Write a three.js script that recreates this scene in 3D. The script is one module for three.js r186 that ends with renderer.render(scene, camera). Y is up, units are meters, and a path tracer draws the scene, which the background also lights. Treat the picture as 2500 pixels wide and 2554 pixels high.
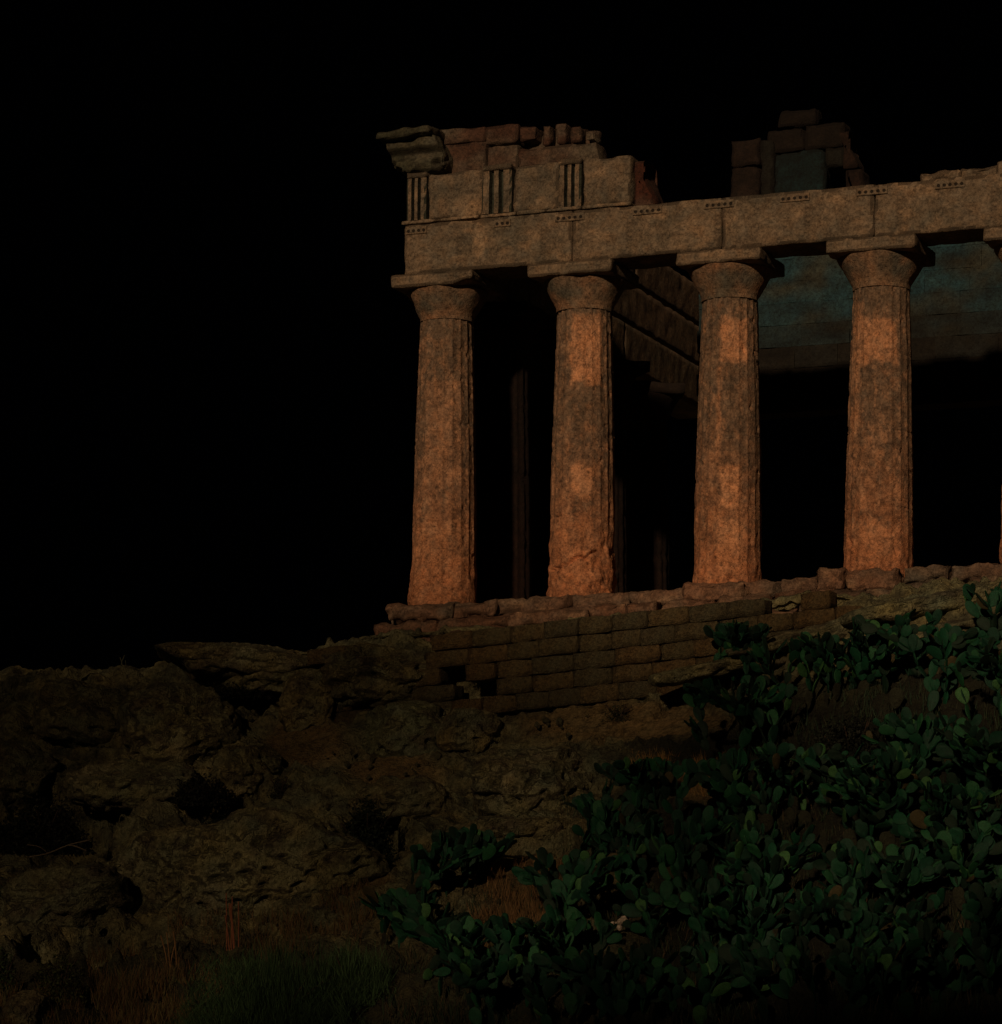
import * as THREE from 'three';
import { ImprovedNoise } from 'three/addons/math/ImprovedNoise.js';
import { mergeGeometries, mergeVertices, toCreasedNormals } from 'three/addons/utils/BufferGeometryUtils.js';

// ---------------------------------------------------------------- camera, sky, light, exposure
const scene = new THREE.Scene();
const renderer = new THREE.WebGLRenderer({ antialias: true });
renderer.setSize(1002, 1024);
renderer.toneMapping = THREE.LinearToneMapping;
renderer.toneMappingExposure = 1;
renderer.shadowMap.enabled = true;

const EYE = 1.7, FOCAL = 7500, HORIZON = 2379, ROLL = 0.011;      // a level long lens, shifted upwards; lengths in pixels of a 2500 wide picture
const camera = new THREE.PerspectiveCamera(19.33, 1002 / 1024, 0.5, 3000);
camera.position.set(0, EYE, 0);
camera.rotation.set(0, 0, ROLL);
camera.setViewOffset(1002, 1024, 0, -441.5, 1002, 1024);

const skyData = new Float32Array(64 * 32 * 4);                     // a clear moonless night
for (let i = 0; i < 64 * 32; i++) skyData.set([0.00007, 0.00009, 0.00014, 1], i * 4);
const sky = new THREE.DataTexture(skyData, 64, 32, THREE.RGBAFormat, THREE.FloatType);
sky.mapping = THREE.EquirectangularReflectionMapping;
sky.magFilter = THREE.LinearFilter;
sky.needsUpdate = true;
scene.background = sky;
scene.environment = sky;

const LIGHT_AZIMUTH = 0.32, LIGHT_RISE = 0.29;                    // left of the view, sixteen degrees up
const lightDir = new THREE.Vector3(-Math.sin(LIGHT_AZIMUTH), LIGHT_RISE, Math.cos(LIGHT_AZIMUTH)).normalize();
const sun = new THREE.DirectionalLight(new THREE.Color().setRGB(1, 0.62, 0.37), 1.35);
sun.target.position.set(3, 9, -58);
sun.position.copy(sun.target.position).addScaledVector(lightDir, 120);
sun.castShadow = true;
sun.shadow.radius = 3.5;
sun.shadow.mapSize.set(4096, 4096);
Object.assign(sun.shadow.camera, { left: -45, right: 45, top: 30, bottom: -30, near: 1, far: 240 });
scene.add(sun, sun.target);

// ---------------------------------------------------------------- helpers
function rng(seed) { let a = seed >>> 0; return () => { a = (a + 0x6d2b79f5) | 0; let t = Math.imul(a ^ (a >>> 15), 1 | a); t = (t + Math.imul(t ^ (t >>> 7), 61 | t)) ^ t; return ((t ^ (t >>> 14)) >>> 0) / 4294967296; }; }
const perlin = new ImprovedNoise(), N = (x, y, z) => perlin.noise(x + 311.7, y + 127.1, z + 74.3);
const fbm = (x, y, z, o = 4) => { let s = 0, a = 0.5, k = 1; for (let i = 0; i < o; i++) { s += a * N(x * k, y * k, z * k + i * 17); a *= 0.5; k *= 2.03; } return s; };
const clamp = THREE.MathUtils.clamp, lerp = THREE.MathUtils.lerp, ss = THREE.MathUtils.smoothstep;
const V = (x, y, z) => new THREE.Vector3(x, y, z);
const used = new Map();
function numbered(name) { const n = used.get(name) ?? 0; used.set(name, n + 1); return n ? `${name}_${String(n).padStart(3, '0')}` : name; }
function tag(o, label, category, group) { o.userData.label = label; if (category) o.userData.category = category; if (group) o.userData.group = group; return o; }
function shadows(o) { o.castShadow = o.receiveShadow = true; return o; }
function thing(name, label, category, group) { const o = new THREE.Group(); o.name = numbered(name); scene.add(o); return tag(o, label, category, group); }
function part(name, geometry, material, parent) { const m = shadows(new THREE.Mesh(geometry, material)); m.name = name; parent.add(m); return m; }
function solo(name, geometry, material, label, category, group) { const m = shadows(new THREE.Mesh(geometry, material)); m.name = numbered(name); scene.add(m); return tag(m, label, category, group); }
function structure(name, geometry, material, label) { const m = shadows(new THREE.Mesh(geometry, material)); m.name = numbered(name); m.userData.kind = 'structure'; m.userData.label = label; scene.add(m); return m; }

function instances(name, geometry, material, list, parent) {           // list of [matrix, colour]
  const m = shadows(new THREE.InstancedMesh(geometry, material, list.length)); m.name = name;
  list.forEach(([x, c], i) => { m.setMatrixAt(i, x); if (c) m.setColorAt(i, c); });
  (parent ?? scene).add(m); return m;
}

// a point on the line of sight through (px, py) of the 2500 x 2554 photograph, so many metres deep
function sight(px, py, depth) {
  const X = px - 1250, Y = py - HORIZON, c = Math.cos(ROLL), s = Math.sin(ROLL);
  return V((c * X + s * Y) / FOCAL * depth, EYE - (-s * X + c * Y) / FOCAL * depth, -depth);
}
function rowOf(px, height, depth) { return HORIZON - (height - EYE) / depth * FOCAL + (px - 1250) * ROLL; }

// tileable noise textures: grain (colour) and relief (bump)
function noiseTexture(size, seed, fn) {
  const r = rng(seed), L = [8, 16, 32, 64, 128].map((n) => ({ n, v: Float32Array.from({ length: n * n }, r) }));
  const at = (l, x, y) => { const fx = x * l.n, fy = y * l.n, x0 = Math.floor(fx), y0 = Math.floor(fy), a = fx - x0, b = fy - y0, g = (i, j) => l.v[((j % l.n) + l.n) % l.n * l.n + ((i % l.n) + l.n) % l.n], u = a * a * (3 - 2 * a), w = b * b * (3 - 2 * b); return lerp(lerp(g(x0, y0), g(x0 + 1, y0), u), lerp(g(x0, y0 + 1), g(x0 + 1, y0 + 1), u), w); };
  const d = new Uint8Array(size * size * 4);
  for (let j = 0; j < size; j++) for (let i = 0; i < size; i++) {
    const o = L.map((l) => at(l, i / size, j / size)), c = fn(o, r());
    const k = (j * size + i) * 4; d[k] = clamp(c[0], 0, 255); d[k + 1] = clamp(c[1], 0, 255); d[k + 2] = clamp(c[2], 0, 255); d[k + 3] = 255;
  }
  const t = new THREE.DataTexture(d, size, size); t.wrapS = t.wrapT = THREE.RepeatWrapping; t.magFilter = t.minFilter = THREE.LinearFilter; t.needsUpdate = true; return t;
}
const grain = noiseTexture(512, 5, (o, r) => { const v = 0.62 + 0.5 * (o[0] - 0.5) * 0.5 + (o[2] - 0.5) * 0.35 + (o[3] - 0.5) * 0.4 + (o[4] - 0.5) * 0.35 + (r - 0.5) * 0.22, w = (o[1] - 0.5) * 0.14; return [255 * v * (1 + w), 255 * v, 255 * v * (1 - w)]; });
const relief = noiseTexture(512, 9, (o, r) => { const pit = Math.max(0, o[3] * 0.6 + o[2] * 0.4 - 0.62) * 2.6; const v = 0.55 + (o[1] - 0.5) * 0.3 + (o[2] - 0.5) * 0.35 + (o[3] - 0.5) * 0.3 + (o[4] - 0.5) * 0.25 + (r - 0.5) * 0.1 - pit; return [255 * v, 255 * v, 255 * v]; });
function scaled(t, k) { const c = t.clone(); c.repeat.set(k, k); c.needsUpdate = true; return c; }
const G1 = scaled(grain, 0.55), B1 = scaled(relief, 0.7), G2 = scaled(grain, 0.3), B2 = scaled(relief, 0.45);
const stone = (r, g, b, o = {}) => new THREE.MeshStandardMaterial({ color: new THREE.Color().setRGB(r, g, b), roughness: 0.95, metalness: 0, map: G1, bumpMap: B1, bumpScale: 0.03, ...o });
const plain = (r, g, b, o = {}) => new THREE.MeshStandardMaterial({ color: new THREE.Color().setRGB(r, g, b), roughness: 0.9, metalness: 0, ...o });
const M = {
  painted: stone(1.6, 1.6, 1.6, { vertexColors: true, bumpScale: 0.02 }),                       // the colour is in the vertices
  rock: stone(1.6, 1.6, 1.6, { vertexColors: true, map: G2, bumpMap: B2, bumpScale: 0.07 }),
};

function boxUV(g) {
  g.computeVertexNormals();
  const p = g.attributes.position, n = g.attributes.normal, uv = new Float32Array(p.count * 2);
  for (let i = 0; i < p.count; i++) {
    const ax = Math.abs(n.getX(i)), ay = Math.abs(n.getY(i)), az = Math.abs(n.getZ(i));
    if (az >= ax && az >= ay) uv.set([p.getX(i), p.getY(i)], i * 2); else if (ax >= ay) uv.set([p.getZ(i), p.getY(i)], i * 2); else uv.set([p.getX(i), p.getZ(i)], i * 2);
  }
  g.setAttribute('uv', new THREE.BufferAttribute(uv, 2));
  return g;
}
// a weathered block of stone, centred; o.r edge rounding, o.wear surface wear, o.chip how much the edges are gnawed
function block(w, h, d, o = {}) {
  const { seg = 0.12, r = 0.03, wear = 0.015, chip = 0.03, seed = 1, shape } = o;
  const n = (x) => clamp(Math.round(x / seg), 1, 60);
  let g = new THREE.BoxGeometry(w, h, d, n(w), n(h), n(d));
  g.deleteAttribute('normal'); g.deleteAttribute('uv'); g.clearGroups();
  g = mergeVertices(g, 1e-4);
  const p = g.attributes.position, v = V(), q = V(), H = [w / 2, h / 2, d / 2], R = Math.min(r, H[0] * 0.9, H[1] * 0.9, H[2] * 0.9);
  for (let i = 0; i < p.count; i++) {
    v.fromBufferAttribute(p, i);
    const x = v.x + seed * 13.7, y = v.y + seed * 5.1, z = v.z;
    const edge = [H[0] - Math.abs(v.x), H[1] - Math.abs(v.y), H[2] - Math.abs(v.z)].sort((a, b) => a - b), near = ss(0.16 - edge[1], 0, 0.16);
    q.set(clamp(v.x, -H[0] + R, H[0] - R), clamp(v.y, -H[1] + R, H[1] - R), clamp(v.z, -H[2] + R, H[2] - R));
    const dir = v.clone().sub(q).normalize();
    const gnaw = Math.max(0, fbm(x * 2.2, y * 2.2, z * 2.2, 3) + 0.12) * chip * 3 * near;
    v.copy(q).addScaledVector(dir, R + fbm(x * 3.1, y * 3.1, z * 3.1, 3) * wear * 2 - gnaw);
    if (shape) shape(v);
    p.setXYZ(i, v.x, v.y, v.z);
  }
  return boxUV(o.flat ? g.toNonIndexed() : g);
}
// colours per vertex from fn(position, normal) -> [r, g, b]
function paint(g, fn) {
  const p = g.attributes.position, n = g.attributes.normal, c = new Float32Array(p.count * 3), v = V(), m = V();
  for (let i = 0; i < p.count; i++) c.set(fn(v.fromBufferAttribute(p, i), m.fromBufferAttribute(n, i)), i * 3);
  g.setAttribute('color', new THREE.BufferAttribute(c, 3));
  return g;
}
const mix3 = (a, b, t) => [lerp(a[0], b[0], t), lerp(a[1], b[1], t), lerp(a[2], b[2], t)];

// ---------------------------------------------------------------- the hillside
const hermite = (xs, ys, x) => {
  let k = 0; while (k < xs.length - 2 && x > xs[k + 1]) k++;
  const slope = (i) => i <= 0 ? (ys[1] - ys[0]) / (xs[1] - xs[0]) : i >= xs.length - 1 ? (ys[i] - ys[i - 1]) / (xs[i] - xs[i - 1]) : (ys[i + 1] - ys[i - 1]) / (xs[i + 1] - xs[i - 1]);
  const h = xs[k + 1] - xs[k], t = (x - xs[k]) / h, a = slope(k) * h, b = slope(k + 1) * h, t2 = t * t, t3 = t2 * t;
  return (2 * t3 - 3 * t2 + 1) * ys[k] + (t3 - 2 * t2 + t) * a + (3 * t2 - 2 * t3) * ys[k + 1] + (t3 - t2) * b;
};
const HX = [-500, 0, 400, 700, 850, 1000, 1250, 1600, 2000, 2300, 2500, 2900];
const HROWS = [                                                    // [row in the photograph, depth] from the brow of the hill down
  [[1700, 64], [1680, 63], [1672, 62], [1650, 61.4], [1612, 60.8], [1590, 60.2], [1596, 59.5], [1566, 58.3], [1512, 57.1], [1480, 56.1], [1462, 55.5], [1430, 54.2]],
  [[1780, 63], [1750, 62.1], [1765, 61], [1770, 60.6], [1772, 59.7], [1766, 59.4], [1746, 58.6], [1708, 57.2], [1606, 55.6], [1536, 54.6], [1496, 54], [1456, 52.6]],
  [[1890, 61.5], [1855, 61], [1862, 59.7], [1890, 58.8], [1900, 58.2], [1892, 57.9], [1880, 57.2], [1856, 55.9], [1760, 53.4], [1690, 52.4], [1650, 51.7], [1610, 50.2]],
  [[2060, 58.5], [2040, 58], [2030, 57.2], [2020, 56.8], [2030, 56.3], [2040, 55.8], [2040, 54.8], [2020, 52.6], [1960, 50.2], [1900, 49.2], [1860, 48.6], [1830, 47.5]],
  [[2260, 53], [2255, 53], [2270, 52.8], [2240, 52.8], [2240, 52.2], [2250, 51.4], [2250, 50.2], [2240, 48.4], [2200, 46.8], [2160, 46], [2130, 45.5], [2100, 45]],
  [[2450, 49], [2440, 49], [2430, 49], [2425, 49], [2425, 48.6], [2430, 48], [2430, 47], [2430, 45.4], [2420, 44], [2400, 43.4], [2380, 43], [2360, 42.5]],
  [[2600, 46.4], [2600, 46.4], [2600, 46.2], [2600, 46], [2600, 45.6], [2600, 45], [2600, 44], [2600, 42.8], [2600, 41.8], [2600, 41.2], [2600, 40.8], [2600, 40.2]],
];
function hillColumn(px) {
  const rows = HROWS.map((r) => [hermite(HX, r.map((a) => a[0]), px), hermite(HX, r.map((a) => a[1]), px)]);
  const d0 = rows[0][1], h0 = sight(px, rows[0][0], d0).y, back = [[rowOf(px, 1, d0 + 60), d0 + 60], [rowOf(px, h0 - 0.6, d0 + 28), d0 + 28], [rowOf(px, h0 - 0.1, d0 + 3), d0 + 3]];
  const d9 = rows[6][1] - 3;
  return [...back, ...rows, [rowOf(px, -0.9, d9), d9]];
}
const KNOTS = Array.from({ length: 11 }, (_, i) => i);
const hillAt = (column, k) => [hermite(KNOTS, column.map((a) => a[0]), k), hermite(KNOTS, column.map((a) => a[1]), k)];
// the point of the hillside that shows at (px, py)
function onHill(px, py) {
  const c = hillColumn(px); let a = 3, b = 10;
  for (let i = 0; i < 30; i++) { const m = (a + b) / 2; if (hillAt(c, m)[0] < py) a = m; else b = m; }
  return sight(px, py, hillAt(c, (a + b) / 2)[1]);
}
const SLITS = [[1425, 1888, 1545, 1828, 13, 0.5], [1640, 1778, 1690, 1726, 14, 0.5], [1690, 1726, 1745, 1722, 12, 0.45], [840, 1788, 1110, 1758, 16, 0.6], [0, 1718, 200, 1690, 14, 0.5], [430, 1730, 660, 1735, 20, 0.5], [200, 1935, 350, 1905, 5, 0.3], [1240, 2125, 1430, 2105, 20, 0.5], [560, 1990, 700, 1985, 20, 0.4]];
const HOLLOWS = [[925, 2075, 85, 75, 0.8], [520, 1985, 120, 60, 1.3], [2140, 1850, 200, 80, 0.9], [140, 2040, 190, 100, 1.5], [240, 2350, 220, 50, 1.0], [560, 1740, 110, 40, 1.0]];
const SANDS = [[1560, 1800, 330, 62], [760, 1850, 130, 70], [980, 1920, 150, 50], [1300, 2200, 160, 90], [900, 2180, 90, 60], [1730, 1960, 120, 60]];
{
  const NU = 780, cols = [], KV = [];
  for (let i = 0; i < 8; i++) KV.push(i * 2.6 / 8);
  for (let k = 2.6; k < 9.3; k += 0.0125) KV.push(k);
  for (let i = 0; i <= 6; i++) KV.push(9.3 + i * 0.7 / 6);
  const NV = KV.length, P = new Float32Array(NU * NV * 3), Q = new Float32Array(NU * NV * 2), base = (i, j) => V(P[(j * NU + i) * 3], P[(j * NU + i) * 3 + 1], P[(j * NU + i) * 3 + 2]);
  for (let i = 0; i < NU; i++) {
    const px = -450 + 3300 * i / (NU - 1), c = hillColumn(px);
    for (let j = 0; j < NV; j++) { const [py, d] = hillAt(c, KV[j]), v = sight(px, py, d), k = (j * NU + i); P.set([v.x, v.y, v.z], k * 3); Q.set([px, py], k * 2); }
  }
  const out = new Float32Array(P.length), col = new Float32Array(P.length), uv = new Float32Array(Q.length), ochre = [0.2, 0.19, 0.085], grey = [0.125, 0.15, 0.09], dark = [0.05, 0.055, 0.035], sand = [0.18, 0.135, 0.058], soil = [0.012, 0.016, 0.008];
  for (let j = 0; j < NV; j++) for (let i = 0; i < NU; i++) {
    const k = j * NU + i, p = base(i, j), a = base(Math.min(i + 1, NU - 1), j).sub(base(Math.max(i - 1, 0), j)), b = base(i, Math.min(j + 1, NV - 1)).sub(base(i, Math.max(j - 1, 0)));
    const n = b.cross(a).normalize(); if (n.z < -0.2) n.negate();
    const px = Q[k * 2], py = Q[k * 2 + 1], kv = KV[j];
    let smooth = 0; for (const [x, y, rx, ry] of SANDS) smooth = Math.max(smooth, 1 - ss(Math.hypot((px - x) / rx, (py - y) / ry), 0.55, 1.1));
    const wall = ss(px, 1000, 1150) * (1 - ss(px, 2050, 2150)) * (1 - ss(Math.abs(kv - 3.45), 0.55, 0.75));
    const behind = ss(kv, 2.2, 2.95);
    const amp = (1 - 0.88 * smooth) * (1 - 0.9 * wall) * behind;
    const strata = N(p.x * 0.3, p.y * 4.2 + fbm(p.x * 0.5, p.y * 0.3, p.z * 0.5, 2) * 2.4, p.z * 0.3), bump = fbm(p.x * 0.5, p.y * 0.6, p.z * 0.5, 3), small = fbm(p.x * 2.1, p.y * 2.6, p.z * 2.1, 4), fine = fbm(p.x * 6, p.y * 8, p.z * 6, 2), pit = Math.max(0, N(p.x * 3.4, p.y * 4.6, p.z * 3.4) - 0.2);
    let d = amp * (0.55 * bump + 0.2 * strata + 0.34 * small + 0.1 * fine - 0.55 * pit) + 0.02 * fine - 0.35 * wall;
    let slit = 0;
    for (const [x0, y0, x1, y1, w, depth] of SLITS) { const dx = x1 - x0, dy = y1 - y0, t = clamp(((px - x0) * dx + (py - y0) * dy) / (dx * dx + dy * dy), 0, 1), e = Math.hypot(px - x0 - dx * t, py - y0 - dy * t) + small * 10; slit = Math.max(slit, (1 - ss(e, w * 0.5, w * 1.1)) * depth); }
    for (const [x, y, rx, ry, depth] of HOLLOWS) slit = Math.max(slit, (1 - ss(Math.hypot((px - x) / rx, (py - y) / ry) + small * 0.4, 0.5, 1.15)) * depth);
    d -= slit;
    p.addScaledVector(n, d);
    out.set([p.x, p.y, p.z], k * 3);
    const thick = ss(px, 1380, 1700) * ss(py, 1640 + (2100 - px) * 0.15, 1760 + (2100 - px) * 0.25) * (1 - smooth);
    const lichen = clamp(0.45 + 1.5 * fbm(p.x * 1.1 + 9, p.y * 1.4, p.z * 1.1, 3), 0, 1);
    let c = mix3(ochre, grey, lichen);
    c = mix3(c, dark, clamp(0.2 + 2.2 * fbm(p.x * 1.9 - 20, p.y * 2.6, p.z * 1.9, 3), 0, 0.85));
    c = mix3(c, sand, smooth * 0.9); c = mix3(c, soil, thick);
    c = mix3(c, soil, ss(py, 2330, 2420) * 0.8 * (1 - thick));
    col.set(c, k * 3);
    uv.set([p.x, p.y - p.z * 0.6], k * 2);
  }
  const idx = new Uint32Array((NU - 1) * (NV - 1) * 6); let o = 0;
  for (let j = 0; j < NV - 1; j++) for (let i = 0; i < NU - 1; i++) { const a = j * NU + i, b = a + 1, c = a + NU, d = c + 1; idx.set([a, c, b, b, c, d], o); o += 6; }
  const g = new THREE.BufferGeometry();
  g.setAttribute('position', new THREE.BufferAttribute(out, 3)); g.setAttribute('color', new THREE.BufferAttribute(col, 3)); g.setAttribute('uv', new THREE.BufferAttribute(uv, 2)); g.setIndex(new THREE.BufferAttribute(idx, 1));
  g.computeVertexNormals();
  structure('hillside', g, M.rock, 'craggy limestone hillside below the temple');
}
{ // the flat field that the hill rises from
  const g = new THREE.PlaneGeometry(2400, 2400, 40, 40).rotateX(-Math.PI / 2); const u = g.attributes.uv; for (let i = 0; i < u.count; i++) u.setXY(i, u.getX(i) * 2400, u.getY(i) * 2400);
  g.translate(0, -0.35, 0);
  structure('ground', g, stone(0.1, 0.085, 0.045, { map: G2, bumpMap: B2, bumpScale: 0.05 }), 'dark level field at the foot of the hill');
}

// ---------------------------------------------------------------- the temple
const THETA = 0.383, temple = thing('ruined_temple', 'floodlit ruin of a stone temple with columns on the hilltop', 'temple');
temple.position.set(-1.62, 8.98, -60.9); temple.rotation.y = -THETA;   // x along the front, y up from the step, z towards the viewer
const T = { pale: [0.32, 0.235, 0.142],
  arch: [0.2, 0.159, 0.105], lichen: [0.118, 0.11, 0.08], stucco: [0.56, 0.3, 0.155], red: [0.5, 0.2, 0.085], column: [0.31, 0.19, 0.105], weatherShade: [0.15, 0.108, 0.068], green: [0.045, 0.05, 0.029], burnt: [0.072, 0.038, 0.024],
};
const weathered = (base, off, share = 0.45, red = 0, bare = 1) => (p) => {
  const x = p.x + off, y = p.y, z = p.z;
  let c = mix3(base, T.lichen, clamp(share + 1.5 * fbm(x * 0.9, y * 1.6, z * 0.9, 4), 0, 0.9));
  c = mix3(c, T.pale, bare * 0.5 * ss(fbm(x * 1.7 + 40, y * 2.4, z, 4), 0.12, 0.3));
  const fresh = Math.max(1 - Math.hypot((p.x - 0.98) / 0.34, (y - 7.62) / 0.36), 1 - Math.hypot((p.x - 1.1) / 0.17, (y - 7.05) / 0.5)); if (off < 7) c = mix3(c, T.pale, bare * 0.7 * ss(fresh + 0.5 * fbm(p.x * 4, y * 4, 1, 3), 0.1, 0.35));
  const streak = 1 + 0.6 * fbm(x * 1.6, y * 15, z * 1.6, 3); c = c.map((k) => k * streak);
  return red ? mix3(c, T.red, red) : c;
};
function templeBlock(name, parent, x0, x1, y0, y1, z0, z1, color, o = {}) {
  const g = block(x1 - x0, y1 - y0, z1 - z0, { seed: x0 * 1.7 + y0 * 3.3 + z0, ...o });
  g.translate((x0 + x1) / 2, (y0 + y1) / 2, (z0 + z1) / 2);
  paint(g, color); boxUV(g);
  return part(name, g, M.painted, parent);
}
// columns: each of four drums, an echinus and an abacus
const PATCH = [  // plaster and weathered patches; edge strips paint in light from the left
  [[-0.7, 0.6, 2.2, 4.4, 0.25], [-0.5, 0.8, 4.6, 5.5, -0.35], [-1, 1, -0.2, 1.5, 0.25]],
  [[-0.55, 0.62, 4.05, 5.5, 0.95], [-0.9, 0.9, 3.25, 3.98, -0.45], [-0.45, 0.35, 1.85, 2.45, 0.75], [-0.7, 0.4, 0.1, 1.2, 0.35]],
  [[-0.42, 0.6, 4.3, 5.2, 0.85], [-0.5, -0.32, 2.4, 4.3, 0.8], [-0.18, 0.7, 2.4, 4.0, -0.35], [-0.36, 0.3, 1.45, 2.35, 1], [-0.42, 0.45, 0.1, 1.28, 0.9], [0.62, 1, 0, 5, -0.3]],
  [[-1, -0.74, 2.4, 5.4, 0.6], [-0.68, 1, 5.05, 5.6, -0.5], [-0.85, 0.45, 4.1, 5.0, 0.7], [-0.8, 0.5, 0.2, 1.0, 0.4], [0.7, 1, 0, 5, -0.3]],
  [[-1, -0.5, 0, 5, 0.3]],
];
const TOP = 5.62, R0 = 0.7, R1 = 0.572;
function shaftPiece(i, y0, y1, nr, ny) {
  const pos = [], col = [], uv = [], idx = [];
  for (let j = 0; j <= ny; j++) for (let k = 0; k <= nr; k++) {
    const y = lerp(y0, y1, j / ny), a = k / nr * Math.PI * 2, w = (k === nr ? 0 : a) + Math.PI, X = Math.sin(w + THETA), Z = Math.cos(w + THETA), f = Math.sin(w);
    const t = clamp(y / TOP, 0, 1), R = lerp(R0, R1, t) + 0.02 * Math.sin(t * Math.PI), sx = X + i * 7.3, sz = Z + i * 3.1;
    const rough = fbm(sx * 1.1, y * 0.9 + i * 5, sz * 1.1, 3), low = 1 - ss(y, 0.2, i === 1 ? 1.9 : 1.2);
    const worn = clamp(0.45 + 1.6 * rough + low * 0.5, 0, 1), u = (w / (Math.PI * 2) * 20 + 0.25) % 1, flute = Math.sqrt(Math.max(0, 1 - (2 * u - 1) ** 2));
    let r = R - 0.05 * flute * (1 - 0.62 * worn) - 0.022 * worn + 0.03 * rough + 0.02 * fbm(sx * 3.2, y * 3.4, sz * 3.2, 3) + low * (i === 1 ? 0.16 : 0.07) * fbm(sx * 2, y * 2.6, sz * 2, 3);
    const pit = Math.max(0, N(sx * 5, y * 6.5, sz * 5) - 0.32); r -= pit * 0.1;
    if (i === 0) r += 0.07 * (1 - ss(y, -0.1, 0.9)) * ss(-f, -0.2, 0.8);
    if (i === 1) { const cy = 0.62 + 0.24 * f + 0.08 * fbm(f * 4, 2, 1, 2) * 2; if (f > -0.95 && f < 0.45 && Math.cos(w) > 0) r -= 0.09 * (1 - ss(Math.abs(y - cy), 0.015, 0.05)); }
    r -= 0.012 * (1 - ss(Math.min(y - y0, y1 === TOP ? 1 : y1 - y), 0, 0.03));
    pos.push(X * r, y, Z * r); uv.push(w * 0.65 + i * 0.37, y);
    const foot = 1 - ss(y, 0.3, 3.6), ground = mix3([0.225, 0.155, 0.097], [0.42, 0.2, 0.096], foot); let c = mix3(ground, [ground[0] * 0.5, ground[1] * 0.54, ground[2] * 0.6], clamp(0.38 + 1.4 * fbm(sx * 2.2, y * 4.6, sz * 2.2, 5), 0, 1));  // feet redder from fire; brighter and warmer to paint lamplight from below
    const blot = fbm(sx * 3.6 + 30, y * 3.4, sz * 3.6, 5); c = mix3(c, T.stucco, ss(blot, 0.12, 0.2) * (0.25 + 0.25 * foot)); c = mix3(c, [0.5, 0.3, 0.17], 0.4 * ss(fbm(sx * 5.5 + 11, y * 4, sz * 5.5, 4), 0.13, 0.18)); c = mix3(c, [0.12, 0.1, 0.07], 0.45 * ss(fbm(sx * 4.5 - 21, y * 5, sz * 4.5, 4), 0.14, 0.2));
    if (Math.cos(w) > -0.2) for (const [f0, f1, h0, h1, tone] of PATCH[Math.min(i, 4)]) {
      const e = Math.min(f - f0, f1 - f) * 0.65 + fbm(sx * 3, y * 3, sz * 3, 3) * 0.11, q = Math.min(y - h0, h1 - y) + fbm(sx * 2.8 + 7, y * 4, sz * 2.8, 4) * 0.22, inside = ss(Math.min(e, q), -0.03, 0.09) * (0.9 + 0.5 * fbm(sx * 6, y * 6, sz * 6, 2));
      c = mix3(c, tone > 0 ? T.stucco : T.weatherShade, clamp(inside * Math.abs(tone) * 1.15, 0, 1));
    }
    c = mix3(c, T.red, low * (i === 0 ? 0.35 : 0.4)); if (i === 6) c = [c[0] * 0.045, c[1] * 0.036, c[2] * 0.036]; c = mix3(c, T.lichen, ss(y, 4.9, 5.7) * 0.35);  // flank column: its shade is put into a near-black colour
    col.push(...c);
  }
  for (let j = 0; j < ny; j++) for (let k = 0; k < nr; k++) { const a = j * (nr + 1) + k, b = a + 1, c = a + nr + 1, d = c + 1; idx.push(a, b, c, b, d, c); }
  const g = new THREE.BufferGeometry();
  g.setAttribute('position', new THREE.Float32BufferAttribute(pos, 3)); g.setAttribute('uv', new THREE.Float32BufferAttribute(uv, 2)); g.setAttribute('color', new THREE.Float32BufferAttribute(col, 3)); g.setIndex(idx); g.computeVertexNormals();
  return g;
}
function echinus(i) {
  const prof = [[R1 - 0.01, TOP - 0.02], [R1 - 0.005, TOP + 0.06], [R1 + 0.012, TOP + 0.1], [R1 + 0.03, TOP + 0.14], [R1 + 0.05, TOP + 0.17], [R1 + 0.115, TOP + 0.28], [R1 + 0.19, TOP + 0.42], [R1 + 0.255, TOP + 0.54], [R1 + 0.25, TOP + 0.6], [R1 + 0.1, TOP + 0.605]].map((a) => new THREE.Vector2(...a));
  const curve = new THREE.SplineCurve(prof), g = new THREE.LatheGeometry(curve.getPoints(40), 96), p = g.attributes.position, uv = g.attributes.uv;
  for (let k = 0; k < p.count; k++) {
    const v = V().fromBufferAttribute(p, k), w = Math.atan2(v.x, v.z), s = 1 + 0.07 * fbm(v.x * 1.8 + i * 9, v.y * 2.2, v.z * 1.8, 4) - Math.max(0, N(v.x * 1.6 + i * 3, v.y * 1.2, v.z * 1.6) - 0.22) * 0.5;
    p.setXYZ(k, v.x * s, v.y, v.z * s); uv.setXY(k, w * 0.7, v.y);
  }
  g.computeVertexNormals();
  return paint(g, (v) => i !== 6 ? mix3(mix3([0.24, 0.165, 0.1], T.lichen, clamp(0.55 + 2.2 * fbm(v.x * 1.6 + i * 5, v.y * 2.2, v.z * 1.6, 4), 0, 1)), [0.34, 0.17, 0.08], clamp(1.6 * fbm(v.x * 2 + i, v.y * 2 + 9, v.z * 2, 3), 0, 0.6)) : [0.014, 0.009, 0.006]);  // flank echinus painted near black for the shade it stands in
}
const ABACI = [[-0.78, 1.0], [2.2, 3.97], [5.32, 7.04], [8.34, 10.09], [11.4, 13.15]];
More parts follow.
